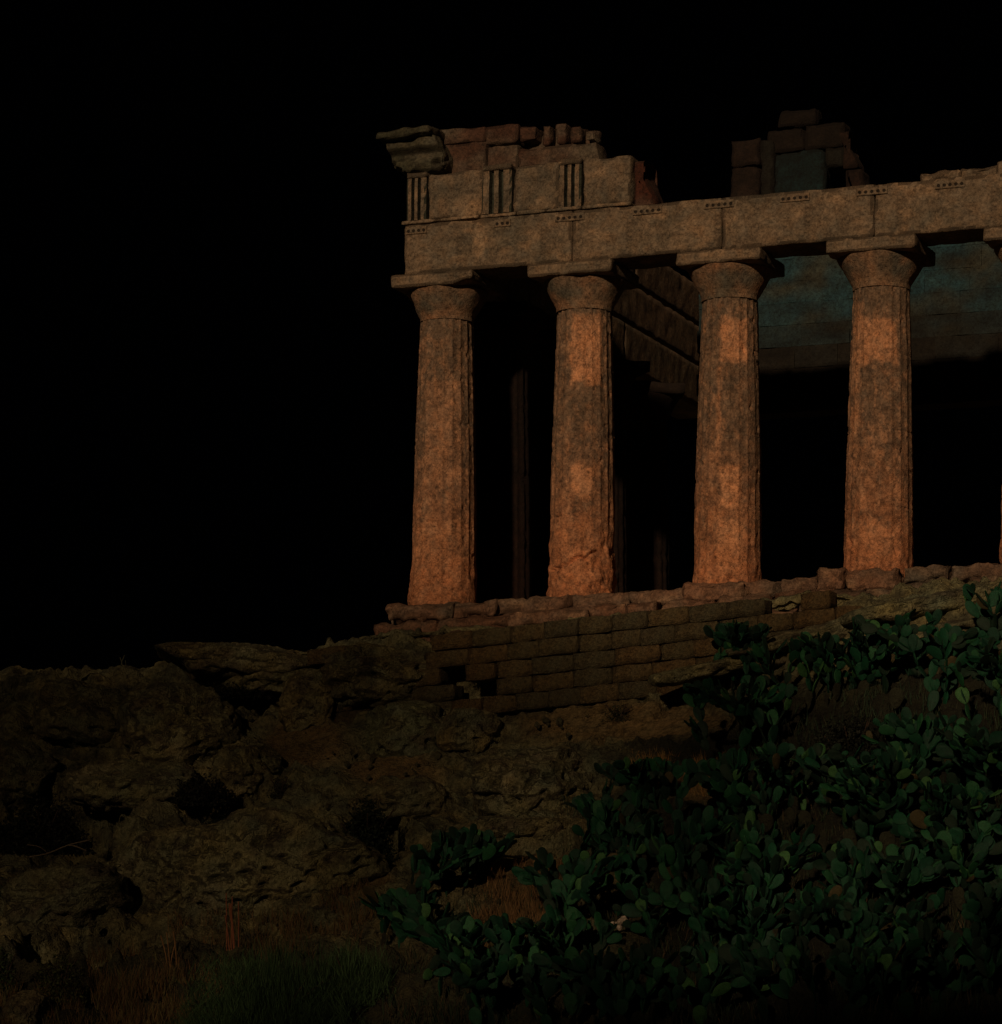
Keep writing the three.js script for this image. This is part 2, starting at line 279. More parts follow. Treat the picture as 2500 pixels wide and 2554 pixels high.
function column(i, x, z, fine) {
  const c = new THREE.Group(); c.name = 'column'; c.position.set(x, 0, z); temple.add(c);
  const cuts = [-0.3, 1.35 + 0.1 * (i % 3), 2.95 - 0.12 * (i % 2), 4.3 + 0.15 * (i % 3), TOP];
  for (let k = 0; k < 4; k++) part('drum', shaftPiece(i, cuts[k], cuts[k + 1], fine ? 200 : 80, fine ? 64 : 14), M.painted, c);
  part('echinus', echinus(i), M.painted, c);
  return c;
}
for (let i = 0; i < 5; i++) {
  const c = column(i, 0.1 + 3.06 * i - (i ? 0.05 : 0), -0.74, true), [a, b] = ABACI[i].map((s) => s - c.position.x);
  const g = block(b - a, 0.27, 1.78, { seed: i + 3, seg: 0.06, r: 0.03, chip: 0.022, wear: 0.016, shape: (v) => { if (i === 0 && v.x > 0.45 && v.y < 0) v.y += 0.07 * ss(v.x, 0.45, 0.8); } });
  g.translate((a + b) / 2, 6.34, 0); paint(g, weathered(T.arch, i * 7, 0.3)); boxUV(g);
  part('abacus', g, M.painted, c);
}
{ // the flank runs away behind the left corner: copies of one coarser column, its shade painted near black
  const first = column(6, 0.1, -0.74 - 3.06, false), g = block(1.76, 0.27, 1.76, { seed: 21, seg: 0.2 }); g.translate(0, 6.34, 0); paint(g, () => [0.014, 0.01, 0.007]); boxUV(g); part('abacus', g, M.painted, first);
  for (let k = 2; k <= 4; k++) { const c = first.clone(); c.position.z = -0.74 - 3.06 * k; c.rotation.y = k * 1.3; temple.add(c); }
}
// architrave along the front: beams that meet over the columns, front face at z = 0
const JOINTS = [-0.56, 3.1, 6.21, 9.26, 12.3, 15.4];
for (let i = 0; i < 5; i++) templeBlock('architrave_block', temple, JOINTS[i] + 0.006, JOINTS[i + 1] - 0.006, 6.482, 7.5, -1.1, 0, weathered(T.arch, 0, 0.42), { seg: 0.075, r: 0.02, wear: 0.012, chip: 0.02, seed: i + 1 });
// architrave along the flank
for (let i = 0; i < 4; i++) templeBlock('architrave_block', temple, -0.54, 0.55, 6.482, 7.5, i < 3 ? -4.2 - 3.06 * i : -17.4, -1.12 - 3.06 * i + 0.004, weathered(T.arch, i * 3, 0.5), { seg: 0.12, r: 0.012, chip: 0.012, wear: 0.012, seed: i + 11 });
for (const [z0, z1, y0, y1] of [[-5.35, -1.25, 7.507, 8.5], [-9.2, -5.354, 7.507, 8.5], [-17.4, -9.204, 7.507, 8.5], [-11, -5, 8.504, 9.3], [-17.4, -11.004, 8.504, 9.5]]) { const i = z0 + y0; templeBlock('frieze_block', temple, -0.5, 0.545, y0, y1, z0, z1, weathered([0.24, 0.185, 0.125], i * 5, 0.25), { seg: 0.15, r: 0.01, chip: 0.02, seed: i + 31 }); }
// taenia strip, regulae with drilled peg holes
for (const [a, b] of [[-0.6, 1.1], [1.12, 1.9], [1.92, 3.3], [3.32, 4.34]]) templeBlock('taenia', temple, a, b, 7.504, 7.575, -1.0, a === 1.12 ? 0.012 : 0.045, weathered(T.arch, 4, 0.35), { seg: 0.05, r: 0.01, chip: 0.02, wear: 0.008, seed: a + 9 });
function regula(x0, x1, holes, y = 7.355) {
  const s = new THREE.Shape(), w = x1 - x0; s.moveTo(0, 0); s.lineTo(w, 0); s.lineTo(w, 0.135); s.lineTo(0, 0.135); s.closePath();
  for (let k = 0; k < holes; k++) { const h = new THREE.Path(); h.absellipse(w * (k + 0.5) / holes, 0.055, 0.04, 0.037, 0, Math.PI * 2, true); s.holes.push(h); }
  const g = new THREE.ExtrudeGeometry(s, { depth: 0.022, bevelEnabled: true, bevelSize: 0.006, bevelThickness: 0.006, bevelSegments: 1, curveSegments: 8 });
  g.translate(x0, y - 0.055, 0.002); boxUV(g); paint(g, weathered(T.arch, x0, 0.4));
  const m = part('regula', g, M.painted, temple);
  for (let k = 0; k < holes; k++) { const c = new THREE.CylinderGeometry(0.034, 0.034, 0.012, 12).rotateX(Math.PI / 2); c.translate(x0 + w * (k + 0.5) / holes, y, 0.01); boxUV(c); part('socket_shade', c, M.socketShade, m); }
}
M.socketShade = stone(0.035, 0.03, 0.022);  // dark discs paint the shade inside the peg holes
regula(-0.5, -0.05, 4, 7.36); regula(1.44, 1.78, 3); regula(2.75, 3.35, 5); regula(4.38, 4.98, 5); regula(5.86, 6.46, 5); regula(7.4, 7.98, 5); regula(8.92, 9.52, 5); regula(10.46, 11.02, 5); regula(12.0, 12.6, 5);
// frieze: recessed metope slabs and triglyphs with two deep grooves
for (const [a, b, d] of [[-0.06, 1.14, 0.5], [1.8, 2.79, 0.62], [3.29, 4.3, 0.4]]) templeBlock('metope', temple, a, b, 7.578, 8.52, -0.95, -0.06, weathered(T.arch, a * 3, d), { seg: 0.07, r: 0.03, wear: 0.018, chip: 0.04, seed: a + 41 });
function triglyph(x0, x1, y1, faint) {
  const w = x1 - x0, s = new THREE.Shape(), gr = 0.1 * w / 0.6, d = 0.13; s.moveTo(0, -0.9); s.lineTo(0, -0.03); s.lineTo(0.04, 0);
  for (const c of [0.34, 0.66]) { s.lineTo(w * c - gr / 2, 0); s.lineTo(w * c - gr * 0.3, -d); s.lineTo(w * c + gr * 0.3, -d); s.lineTo(w * c + gr / 2, 0); }
  s.lineTo(w - 0.04, 0); s.lineTo(w, -0.03); s.lineTo(w, -0.9); s.closePath();
  const g = new THREE.ExtrudeGeometry(s, { depth: y1 - 7.578 - 0.13, bevelEnabled: false, steps: 8 }); g.rotateX(-Math.PI / 2);   // shape y becomes -z
  const p = g.attributes.position; for (let i = 0; i < p.count; i++) { const x = p.getX(i), y = p.getY(i), z = p.getZ(i); p.setXYZ(i, x + x0 + 0.02 * fbm(x * 3, y * 4, x0, 2), y + 7.578, -z + 0.02 + 0.025 * fbm(x * 4 + x0, y * 4, 3, 3)); }
  const idx = g.index; if (!idx) { const a = p.array; for (let i = 0; i < p.count; i += 3) for (let c = 0; c < 3; c++) { const t = a[(i + 1) * 3 + c]; a[(i + 1) * 3 + c] = a[(i + 2) * 3 + c]; a[(i + 2) * 3 + c] = t; } }
  const tint = weathered(T.arch, x0 * 2, faint); boxUV(g); paint(g, (v, n) => v.z < -0.04 || Math.abs(n.x) > 0.6 ? [0.035, 0.045, 0.033] : tint(v));  // groove shade painted in as a dark green by depth
  const m = part('triglyph', g, M.painted, temple);
  const cap = block(w, 0.125, 0.95, { seg: 0.08, r: 0.015, seed: x0 + 3 }); cap.translate((x0 + x1) / 2, y1 - 0.062, -0.445); paint(cap, weathered(T.arch, x0, 0.4)); boxUV(cap); part('triglyph_cap', cap, M.painted, m);
}
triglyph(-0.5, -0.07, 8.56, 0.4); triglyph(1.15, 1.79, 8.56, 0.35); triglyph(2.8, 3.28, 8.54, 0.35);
// the broken right end of the frieze, its torn face set back
templeBlock('broken_frieze_end', temple, 4.28, 4.75, 7.51, 8.45, -1.05, -0.3, weathered([0.06, 0.02, 0.011], 2, 0.1, 0, 0), { seg: 0.06, r: 0.04, wear: 0.03, chip: 0.04, seed: 51, shape: (v) => { if (v.x > 0) v.x -= 0.33 * ss(v.y, -0.5, 0.5); } });
// corner of the cornice, gnawed, overhanging, and the reddish courses behind it
templeBlock('cornice_block', temple, -1.06, 0.14, 9.2, 9.39, -1.2, 0.36, weathered(T.green, 3, 0.1, 0, 0), { seg: 0.05, r: 0.03, wear: 0.02, chip: 0.04, seed: 61, shape: (v) => { v.y += 0.06 * v.x; if (v.x < -0.3 && v.y < 0) v.y += 0.1 * (-0.3 - v.x); } });
templeBlock('cornice_block', temple, -0.96, 0.3, 8.575, 9.25, -1.1, 0.16, weathered(T.green, 5, 0.15, 0, 0), { seg: 0.035, r: 0.03, wear: 0.05, chip: 0.07, seed: 63, shape: (v) => {
  const y = v.y / 0.34; v.z -= 0.2 * ss(-y, -0.35, -0.1) - 0.06 * ss(-y, 0.2, 0.3); if (v.x < 0) v.x *= 1 - 0.12 * ss(-y, -0.9, 0.1) - 0.42 * ss(-y, 0.55, 0.75); else v.x *= 1 - 0.2 * ss(y, -0.2, 0.9);
  for (const [x, yy, rr] of [[-0.52, -0.16, 0.11], [0.45, -0.2, 0.12]]) v.z -= v.z > 0.2 ? 0.18 * (1 - ss(Math.hypot(v.x - x, (v.y - yy) * 1.3), rr * 0.45, rr)) : 0;
} });
for (const [a, b, y0, y1, k] of [[0.04, 1.02, 8.57, 9.2, 0.3], [1.03, 1.72, 8.57, 9.08, 0.3], [1.73, 3.5, 8.57, 8.97, 0.35]]) templeBlock('backing_block', temple, a, b, y0, y1, -1.15, -0.5, weathered(T.burnt, a * 5, k, 0, 0.15), { flat: false, seg: 0.06, r: 0.02, wear: 0.02, chip: 0.03, seed: a + 71, shape: (v) => { if (a > 1.7 && v.x > 0.5) v.x -= 0.25 * (v.y + 0.2); } });
templeBlock('backing_block', temple, 0.0, 1.02, 9.2, 9.52, -1.1, -0.47, weathered(T.burnt, 3, 0.2, 0, 0.15), { seg: 0.06, r: 0.02, wear: 0.02, chip: 0.03, seed: 72, shape: (v) => { v.y -= 0.03 * v.x; } });
templeBlock('backing_block', temple, 1.02, 1.74, 9.1, 9.47, -1.1, -0.44, weathered(T.burnt, 4, 0.2, 0, 0.15), { seg: 0.06, r: 0.02, wear: 0.02, chip: 0.04, seed: 73 });
templeBlock('backing_block', temple, 1.76, 3.3, 8.97, 9.3, -1.15, -0.8, weathered(T.burnt, 12, 0.6, 0, 0.15), { seg: 0.08, r: 0.03, wear: 0.03, chip: 0.05, seed: 74 });
for (const [a, b, y0, y1] of [[1.76, 2.12, 9.12, 9.42], [2.24, 2.42, 8.98, 9.4], [2.53, 2.76, 8.98, 9.4], [2.85, 3.08, 9.0, 9.34], [3.17, 3.36, 9.0, 9.18]]) templeBlock('backing_block', temple, a, b, y0, y1, -1.1, -0.48 - (a % 0.06), weathered(T.burnt, a * 9, 0.3, 0, 0.15), { seg: 0.045, r: 0.025, wear: 0.02, chip: 0.05, seed: a + 80, shape: (v) => { if (a > 3) v.x -= 0.25 * v.y; } });
// crumbs left on the architrave towards the right
for (const [a, b, y1, z] of [[8.9, 9.75, 7.58, -0.25], [10.1, 10.9, 7.68, -0.2], [10.85, 11.6, 7.74, -0.3], [11.55, 12.6, 7.82, -0.2], [12.5, 14, 7.86, -0.25], [6.6, 7.6, 7.56, -0.4], [4.95, 5.9, 7.54, -0.3]]) templeBlock('loose_course', temple, a, b, 7.49, y1, -1.0, z, weathered(T.arch, a, 0.4), { seg: 0.06, r: 0.03, wear: 0.05, chip: 0.09, seed: a + 90 });

// inner masonry of the porch, with cool lamplight and shade painted in, and the ragged gable stones that stand above the front
const teal = [0.014, 0.07, 0.095], shadeDark = [0.012, 0.011, 0.007], tealy = [0.03, 0.075, 0.085];  // teal paints cool lamplight, the dark tone its fade into shade
{
  const r = rng(77), Z = -7.6;
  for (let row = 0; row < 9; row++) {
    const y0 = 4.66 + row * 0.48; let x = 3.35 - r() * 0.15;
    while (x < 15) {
      const w = 0.95 + r() * 0.5, shade = ss(row + r() * 0.6, 1.6, 6.2), base = mix3(shadeDark, mix3(teal, tealy, 0.25 + 0.35 * r()), shade);  // fade into shade painted course by course, darkest at the bottom
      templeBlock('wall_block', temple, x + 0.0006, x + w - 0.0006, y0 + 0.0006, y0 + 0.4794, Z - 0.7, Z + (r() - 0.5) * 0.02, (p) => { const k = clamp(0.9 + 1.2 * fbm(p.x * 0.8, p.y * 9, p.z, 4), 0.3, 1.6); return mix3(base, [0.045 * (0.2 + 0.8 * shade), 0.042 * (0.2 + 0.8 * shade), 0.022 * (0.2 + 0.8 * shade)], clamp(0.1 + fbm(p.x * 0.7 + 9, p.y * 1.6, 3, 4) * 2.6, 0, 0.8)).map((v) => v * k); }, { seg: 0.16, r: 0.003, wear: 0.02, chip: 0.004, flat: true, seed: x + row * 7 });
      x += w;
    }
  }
  for (const x of [3.5, 6.75, 14.2]) templeBlock('anta', temple, x, x + 0.6, -0.4, 4.66, Z - 0.8, Z + 0.02, weathered(shadeDark, x, 0.1), { seg: 0.3, seed: x });
  // [left, right, bottom, top, tone]
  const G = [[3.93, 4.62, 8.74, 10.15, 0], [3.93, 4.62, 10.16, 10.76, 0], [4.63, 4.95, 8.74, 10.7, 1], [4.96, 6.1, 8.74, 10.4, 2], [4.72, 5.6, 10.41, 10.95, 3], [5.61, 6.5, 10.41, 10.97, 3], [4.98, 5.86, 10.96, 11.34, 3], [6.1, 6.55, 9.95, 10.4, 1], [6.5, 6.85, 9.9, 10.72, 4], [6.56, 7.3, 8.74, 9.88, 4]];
  const tones = [[0.014, 0.009, 0.006], [0.009, 0.0105, 0.008], [0.004, 0.016, 0.018], [0.008, 0.006, 0.004], [0.015, 0.008, 0.005]];  // dim, cool light on the gable is carried by these dark colours
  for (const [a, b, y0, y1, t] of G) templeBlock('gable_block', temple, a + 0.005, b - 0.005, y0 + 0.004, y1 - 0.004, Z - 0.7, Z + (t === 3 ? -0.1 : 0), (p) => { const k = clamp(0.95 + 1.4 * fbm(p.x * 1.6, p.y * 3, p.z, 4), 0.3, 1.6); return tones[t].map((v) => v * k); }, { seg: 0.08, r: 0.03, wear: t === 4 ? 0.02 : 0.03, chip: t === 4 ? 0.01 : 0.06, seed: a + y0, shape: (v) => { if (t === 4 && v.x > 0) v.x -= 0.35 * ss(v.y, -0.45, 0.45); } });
}
// the steps under the columns: worn blocks, row by row
{
  const r = rng(31), rows = [[-0.34, 0, -0.78, 0.12, 0.04], [-0.64, -0.33, -0.98, 0.42, 0.5], [-0.98, -0.63, -1.25, 0.66, 0.5], [-1.4, -0.98, -1.3, 0.85, 0.4]], lean = (x) => -0.27 + 0.041 * x;
  rows.forEach(([y0, y1, xs, z, red], row) => {
    let x = xs;
    while (x < 16) {
      const w = 0.5 + r() * 1.3, gone = r(), fall = gone < 0.3 && x > 0.7 ? 0.06 + r() * 0.1 : r() * 0.04, zz = z + (r() - 0.5) * 0.24, up = lean(x + w / 2);
      templeBlock('step_block', temple, x + 0.003, x + w - 0.003, y0 + up, y1 - fall + up + (row ? 0.03 : 0), zz - 1.9, zz, weathered(row ? [0.1, 0.066, 0.042] : [0.16, 0.103, 0.065], x, row ? 0.5 : 0.35, x < 7.5 ? red * 0.22 + 0.04 : 0), { seg: 0.06, r: 0.02, wear: 0.07, chip: 0.12, seed: x + row * 9, shape: (v) => { v.y += 0.041 * v.x; } });
      x += w;
    }
  });
  templeBlock('stylobate_floor', temple, 0.9, 15.5, -0.7, -0.3, -26, -1.7, weathered(T.column, 1, 0.5), { seg: 1.2 });
  for (const [x0, x1, y0, y1, z] of [[8.25, 8.85, -0.3, 0.13, 0.4], [8.86, 9.9, -0.3, 0.1, 0.36], [5.6, 6.9, -0.4, -0.04, 0.36], [-0.7, 0.75, -0.6, -0.24, 0.3]]) templeBlock('step_block', temple, x0, x1, y0, y1, z - 0.6, z, weathered([0.19, 0.112, 0.068], x0, 0.35, 0.05), { seg: 0.05, r: 0.03, wear: 0.07, chip: 0.12, seed: x0 + 100 });
}

// ---------------------------------------------------------------- the coursed wall under the temple
{
  const w = thing('foundation_wall', 'low coursed wall of squared stones under the temple steps', 'wall');
  const a = sight(1100, 1750, 58.75), b = sight(1640, 1694, 56.9), u = b.clone().sub(a).normalize(), up = V(0, 1, 0).addScaledVector(u, -u.y).normalize(), n = u.clone().cross(up);
  w.position.copy(a); w.quaternion.setFromRotationMatrix(new THREE.Matrix4().makeBasis(u, up, n));
  const tones = [[0.105, 0.083, 0.036], [0.09, 0.078, 0.036], [0.112, 0.08, 0.032], [0.075, 0.07, 0.036]].map((c) => stone(c[0] * 1.5, c[1] * 1.5, c[2] * 1.5, { bumpScale: 0.05 })), r = rng(9);
  const variants = Array.from({ length: 10 }, (_, i) => block(0.70 + 0.05 * (i % 4), 0.328, 0.5, { seg: 0.11, r: 0.01, wear: 0.02, chip: 0.028, seed: i + 200 }));
  for (let row = -1; row < 4; row++) {
    let x = -3 + r() * 0.6;
    while (x < 9.2 - 0.5 * Math.max(0, row)) {
      const k = Math.floor(r() * 10), len = 0.70 + 0.05 * (k % 4), s = 0.72 + r() * 0.5, L = len * s;
      const eroded = (x < 0.3 && r() < 0.5) || r() < (row === 3 ? 0.12 : 0.015);
      if (!eroded) { const m = part('stone', variants[k], tones[Math.floor(r() * 4)], w); m.scale.set(s * 0.993, 1, 1); m.position.set(x + L / 2, 0.165 + row * 0.33, -0.25 + (r() - 0.5) * 0.1); m.rotation.z = (r() - 0.5) * 0.012; }
      x += L;
    }
  }
}

// ---------------------------------------------------------------- boulders and ledges
function boulderGeometry(w, h, d, o) {
  const { seed = 1, detail = 30, layers = 0.06, pits = 0.5, cuts = 7, tone = [0.26, 0.2, 0.115], power = 3 } = o, r = rng(seed), planes = [];
  for (let i = 0; i < cuts; i++) { const a = r() * 6.283, b = (r() - 0.35) * 1.4; planes.push([V(Math.cos(a) * Math.cos(b), Math.sin(b), Math.sin(a) * Math.cos(b)), 0.72 + r() * 0.2]); }
  let g = new THREE.IcosahedronGeometry(1, detail); g.deleteAttribute('normal'); g.deleteAttribute('uv'); g = mergeVertices(g, 1e-4);
  const p = g.attributes.position, v = V(), off = seed * 11.3;
  for (let i = 0; i < p.count; i++) {
    v.fromBufferAttribute(p, i).normalize();
    let k = 1 / Math.pow(Math.abs(v.x) ** power + Math.abs(v.y) ** power + Math.abs(v.z) ** power, 1 / power);
    for (const [n, dist] of planes) { const c = v.dot(n); if (c > 0.05) k = Math.min(k, dist / c); }
    const dir = v.clone(); v.multiplyScalar(k).multiply(V(w / 2, h / 2, d / 2));
    const x = v.x + off, y = v.y, z = v.z, size = Math.min(w, h, d);
    let e = 0.16 * size * fbm(x * 1.1, y * 1.3, z * 1.1, 4) + 0.09 * fbm(x * 3.4, y * 4.4, z * 3.4, 3) + layers * N(x * 0.4, y * 5.5 + fbm(x * 0.7, y * 0.3, z * 0.7, 2) * 2, z * 0.4) + 0.03 * fbm(x * 9, y * 11, z * 9, 2);
    e -= pits * Math.max(0, N(x * 4.2, y * 5.6, z * 4.2) - 0.18) * 0.55;
    v.addScaledVector(dir, e); p.setXYZ(i, v.x, v.y, v.z);
  }
  boxUV(g);
  return paint(g, (q) => {
    let c = mix3([tone[0] * 0.74, tone[1] * 0.96, tone[2] * 0.76], [0.12, 0.145, 0.09], clamp(0.4 + 1.6 * fbm(q.x * 1.2 + off, q.y * 1.4, q.z * 1.2, 3), 0, 1));
    c = mix3(c, [0.25, 0.24, 0.13], clamp(2 * (fbm(q.x * 0.9 + off, q.y * 1.1 + 30, q.z * 0.9, 3) - 0.08), 0, 0.7));
    return mix3(c, [0.07, 0.06, 0.04], clamp(2.4 * fbm(q.x * 2.4 - off, q.y * 3, q.z * 2.4, 3), 0, 0.75));
  });
}
function boulder(name, px, py, wpx, hpx, deep, o, label, category = 'rock', group) {
  const at = onHill(px, py), m = -at.z / FOCAL, w = wpx * m, h = hpx * m;
  const b = solo(name, boulderGeometry(w, h, deep, o), M.rock, label, category, group);
  b.position.copy(at); b.position.z -= deep * (o.sink ?? -0.12); b.rotation.set(0, o.turn ?? 0, o.tilt ?? 0);
  return b;
}
boulder('rock_slab', 610, 1655, 450, 84, 2.6, { seed: 3, power: 5, cuts: 3, layers: 0.1, sink: -0.05, tone: [0.22, 0.155, 0.08] }, 'long flat rock slab on the skyline left of the temple', 'rock slab');
boulder('boulder', 225, 1790, 250, 175, 1.8, { seed: 5, tilt: -0.2 }, 'pale boulder at the far left just below the skyline slabs');
boulder('boulder', 60, 1930, 190, 150, 1.5, { seed: 6, tone: [0.2, 0.16, 0.1] }, 'rock cut by the left edge, halfway down the slope');
boulder('boulder', 470, 1830, 330, 230, 2.2, { seed: 8, detail: 36 }, 'big pitted boulder under the long skyline slab');
boulder('boulder', 330, 1960, 330, 130, 1.8, { seed: 9, detail: 34, tone: [0.19, 0.155, 0.095] }, 'broad dark boulder below the big pitted boulder, over a hollow');
boulder('rock_pillar', 775, 1775, 150, 190, 1.2, { seed: 12, tone: [0.32, 0.225, 0.125], power: 2.6 }, 'upright pale rock left of the sandy bank, below the slab end', 'rock');
boulder('boulder', 620, 1930, 180, 140, 1.3, { seed: 13 }, 'medium grey boulder above the large sloping boulder');
boulder('boulder', 640, 2170, 680, 270, 3.4, { seed: 15, detail: 56, tilt: 0.2, pits: 0.8, tone: [0.28, 0.215, 0.125], sink: -0.1, power: 4 }, 'largest sloping pitted boulder at lower left, with a dark bush on top');
boulder('boulder', 175, 2245, 300, 150, 2.2, { seed: 17, detail: 36, tilt: 0.12, tone: [0.15, 0.12, 0.075] }, 'low dark rock left of the largest sloping boulder');
boulder('boulder', 72, 2535, 120, 130, 0.85, { seed: 19, power: 2.2, cuts: 3, pits: 0.2, tone: [0.3, 0.18, 0.1] }, 'rounded brown boulder in the bottom left corner');
boulder('boulder', 1010, 1830, 230, 150, 1.5, { seed: 21, tone: [0.2, 0.18, 0.11], detail: 34 }, 'rounded grey boulder below the left end of the coursed wall');
boulder('boulder', 1170, 1830, 170, 120, 1.1, { seed: 22, tone: [0.28, 0.19, 0.1] }, 'cracked ochre rock right of the rounded grey boulder');
boulder('rock_outcrop', 1330, 1960, 330, 190, 1.8, { seed: 24, layers: 0.14, pits: 0.8, detail: 40, tone: [0.26, 0.2, 0.12] }, 'pitted outcrop in the middle of the slope beside the cactus thicket', 'outcrop');
boulder('rock_outcrop', 1260, 2085, 340, 90, 1.9, { seed: 25, layers: 0.2, power: 4, detail: 36, tone: [0.22, 0.16, 0.09], tilt: 0.05 }, 'layered overhanging outcrop above the small cactus clump', 'outcrop');
boulder('rock_outcrop', 1010, 2000, 260, 120, 1.5, { seed: 26, layers: 0.12, tone: [0.23, 0.17, 0.1] }, 'broken reddish outcrop right of the dark hollow bush', 'outcrop');
boulder('rock_outcrop', 960, 1680, 300, 170, 1.4, { seed: 28, layers: 0.22, pits: 0.8, detail: 40, power: 4, tone: [0.25, 0.18, 0.1] }, 'eroded layered bedrock at the left end of the coursed wall', 'outcrop');
boulder('rock_outcrop', 700, 1690, 260, 90, 1.2, { seed: 29, layers: 0.18, tone: [0.22, 0.17, 0.1] }, 'eroded bedrock ledge between skyline slab and temple corner', 'outcrop');
boulder('rock_ledge', 1880, 1655, 520, 42, 1.2, { seed: 31, layers: 0.08, power: 5, cuts: 2, tilt: 0.19, sink: -0.05 }, 'lowest of the sloping rock ledges right of the coursed wall', 'rock ledge');
boulder('rock_ledge', 2090, 1578, 560, 44, 1.2, { seed: 32, layers: 0.08, power: 5, cuts: 2, tilt: 0.2, sink: -0.05 }, 'middle sloping rock ledge below the third and fourth columns', 'rock ledge');
boulder('rock_ledge', 2330, 1510, 480, 46, 1.2, { seed: 33, layers: 0.08, power: 5, cuts: 2, tilt: 0.18, sink: -0.05 }, 'highest sloping rock ledge at the right under the temple step', 'rock ledge');
boulder('rock_ledge', 2280, 1590, 420, 36, 1.0, { seed: 34, layers: 0.08, power: 5, cuts: 2, tilt: 0.2, tone: [0.16, 0.11, 0.06] }, 'dark sloping ledge just above the right hand cacti', 'rock ledge');

// ---------------------------------------------------------------- prickly pears
const padShapes = [[0.2, 0.3, 0.035, 0.1], [0.225, 0.31, 0.04, -0.16], [0.17, 0.31, 0.032, 0.05], [0.215, 0.27, 0.038, 0.22]].map(([w, h, t, bend]) => {
  const g = new THREE.SphereGeometry(1, 12, 9), p = g.attributes.position;
  for (let i = 0; i < p.count; i++) {
    const y = (p.getY(i) + 1) / 2, q = Math.sqrt(Math.max(0, 1 - p.getY(i) ** 2)), a = Math.atan2(p.getZ(i), p.getX(i)), prof = q * (0.72 + 0.42 * y) / 1.0;
    p.setXYZ(i, Math.cos(a) * prof * w / 2, y * h, Math.sin(a) * q * t / 2 * (1.3 - 0.5 * y) + bend * h * (y * y) * 0.5 + 0.006 * Math.sin(y * 9 + Math.cos(a) * 4));
  }
  return boxUV(g);
});
const padGrain = scaled(grain, 3), padBump = scaled(relief, 5);
const padTones = [[0.005, 0.088, 0.04], [0.014, 0.12, 0.044], [0.003, 0.055, 0.03], [0.045, 0.17, 0.05], [0.07, 0.065, 0.024], [0.003, 0.03, 0.015]], padMaterials = padTones.map((c) => stone(c[0] * 1.55, c[1] * 1.55, c[2] * 1.55, { roughness: 0.6, map: padGrain, bumpMap: padBump, bumpScale: 0.006 }));
const stalk = stone(0.03, 0.038, 0.02), padInner = stone(1.55, 1.55, 1.55, { roughness: 0.6, map: padGrain, bumpMap: padBump, bumpScale: 0.006 });
const tmp = new THREE.Object3D(), colour = (r, g, b) => new THREE.Color().setRGB(r, g, b);
let cactusSeed = 400;
function cactus(px, py, width, height, pads, label) {                // px, py: its foot in the photograph; width and height in metres
  const r = rng(cactusSeed++), at = onHill(px, py), o = thing('prickly_pear', label, 'cactus'); o.position.copy(at).add(V(0, -0.08, 0));
  const tips = [], q = new THREE.Quaternion(), e = new THREE.Euler(), up = V();
  const inner = padShapes.map(() => []);
  const put = (pos, quat, size, gen) => {
    const k = Math.floor(r() * 4), roll = r(), mat = roll < 0.28 ? 0 : roll < 0.38 ? 1 : roll < 0.68 ? 2 : roll < 0.72 ? 3 : roll < 0.735 ? 4 : 5;
    if (gen > 0 && (tips.length > 150 || (pos.z < 0.05 && r() < 0.6))) { tmp.position.copy(pos); tmp.quaternion.copy(quat); tmp.scale.setScalar(size); tmp.updateMatrix(); const c = padTones[mat]; inner[k].push([tmp.matrix.clone(), colour(c[0], c[1], c[2])]); }
    else { const m = part('pad', padShapes[k], gen === 0 && r() < 0.5 ? stalk : padMaterials[mat], o); m.position.copy(pos); m.quaternion.copy(quat); m.scale.setScalar(size); }
    const h = [0.3, 0.31, 0.31, 0.27][k] * size; tips.push({ pos: pos.clone(), quat: quat.clone(), h, w: 0.2 * size, gen, kids: 0 });
  };
  const feet = Math.max(3, Math.round(width * 3.2));
  for (let i = 0; i < feet; i++) put(V((i / (feet - 1) - 0.5) * width * 0.85 + (r() - 0.5) * 0.2, (r() - 0.5) * 0.1, (r() - 0.5) * 0.9), q.setFromEuler(e.set((r() - 0.4) * 0.5, r() * 6.28, (r() - 0.5) * 0.9)), 1.0 + r() * 0.3, 0);
  let guard = 0;
  pads = Math.round(pads * 3.2); width *= 1.2; height *= 1.1;
  while (tips.length < pads && guard++ < 4000) {
    const t = tips[Math.floor(Math.pow(r(), 0.75) * tips.length)]; if (t.kids > 3) continue;
    const side = (r() - 0.5) * 1.9, pos = V(Math.sin(side) * t.w * 0.45, t.h * (0.62 + 0.34 * Math.cos(side)), 0).applyQuaternion(t.quat).add(t.pos);
    if (pos.y > height || Math.abs(pos.x) > width * 0.62 || pos.y < -0.2 || pos.z < -1.3) continue;
    t.kids++;
    const quat = t.quat.clone().multiply(new THREE.Quaternion().setFromEuler(e.set((r() - 0.5) * 1.0, (r() - 0.5) * 2.6, -side * 0.6)));
    up.set(0, 1, 0).applyQuaternion(quat); if (up.y < 0.15) { const fix = new THREE.Quaternion().setFromUnitVectors(up, V(up.x, 0.5, up.z).normalize()); quat.premultiply(fix); }
    put(pos, quat, clamp(0.62 + r() * 0.62 - t.gen * 0.02, 0.5, 1.2), t.gen + 1);
  }
  inner.forEach((list, k) => { if (list.length) instances('pads', padShapes[k], padInner, list, o).userData.kind = 'stuff'; });
  return o;
}
cactus(1850, 1720, 1.3, 1.0, 62, 'prickly pear at the upper left corner of the thicket, against the ledges');
cactus(1850, 1900, 1.2, 1.2, 44, 'prickly pear on the left edge of the thicket above the yellow grass');
cactus(2010, 1760, 1.5, 1.05, 60, 'prickly pear under the middle sloping ledge, right of the topmost left clump');
cactus(2180, 1730, 1.4, 1.15, 58, 'prickly pear with tall upright pads below the fourth column');
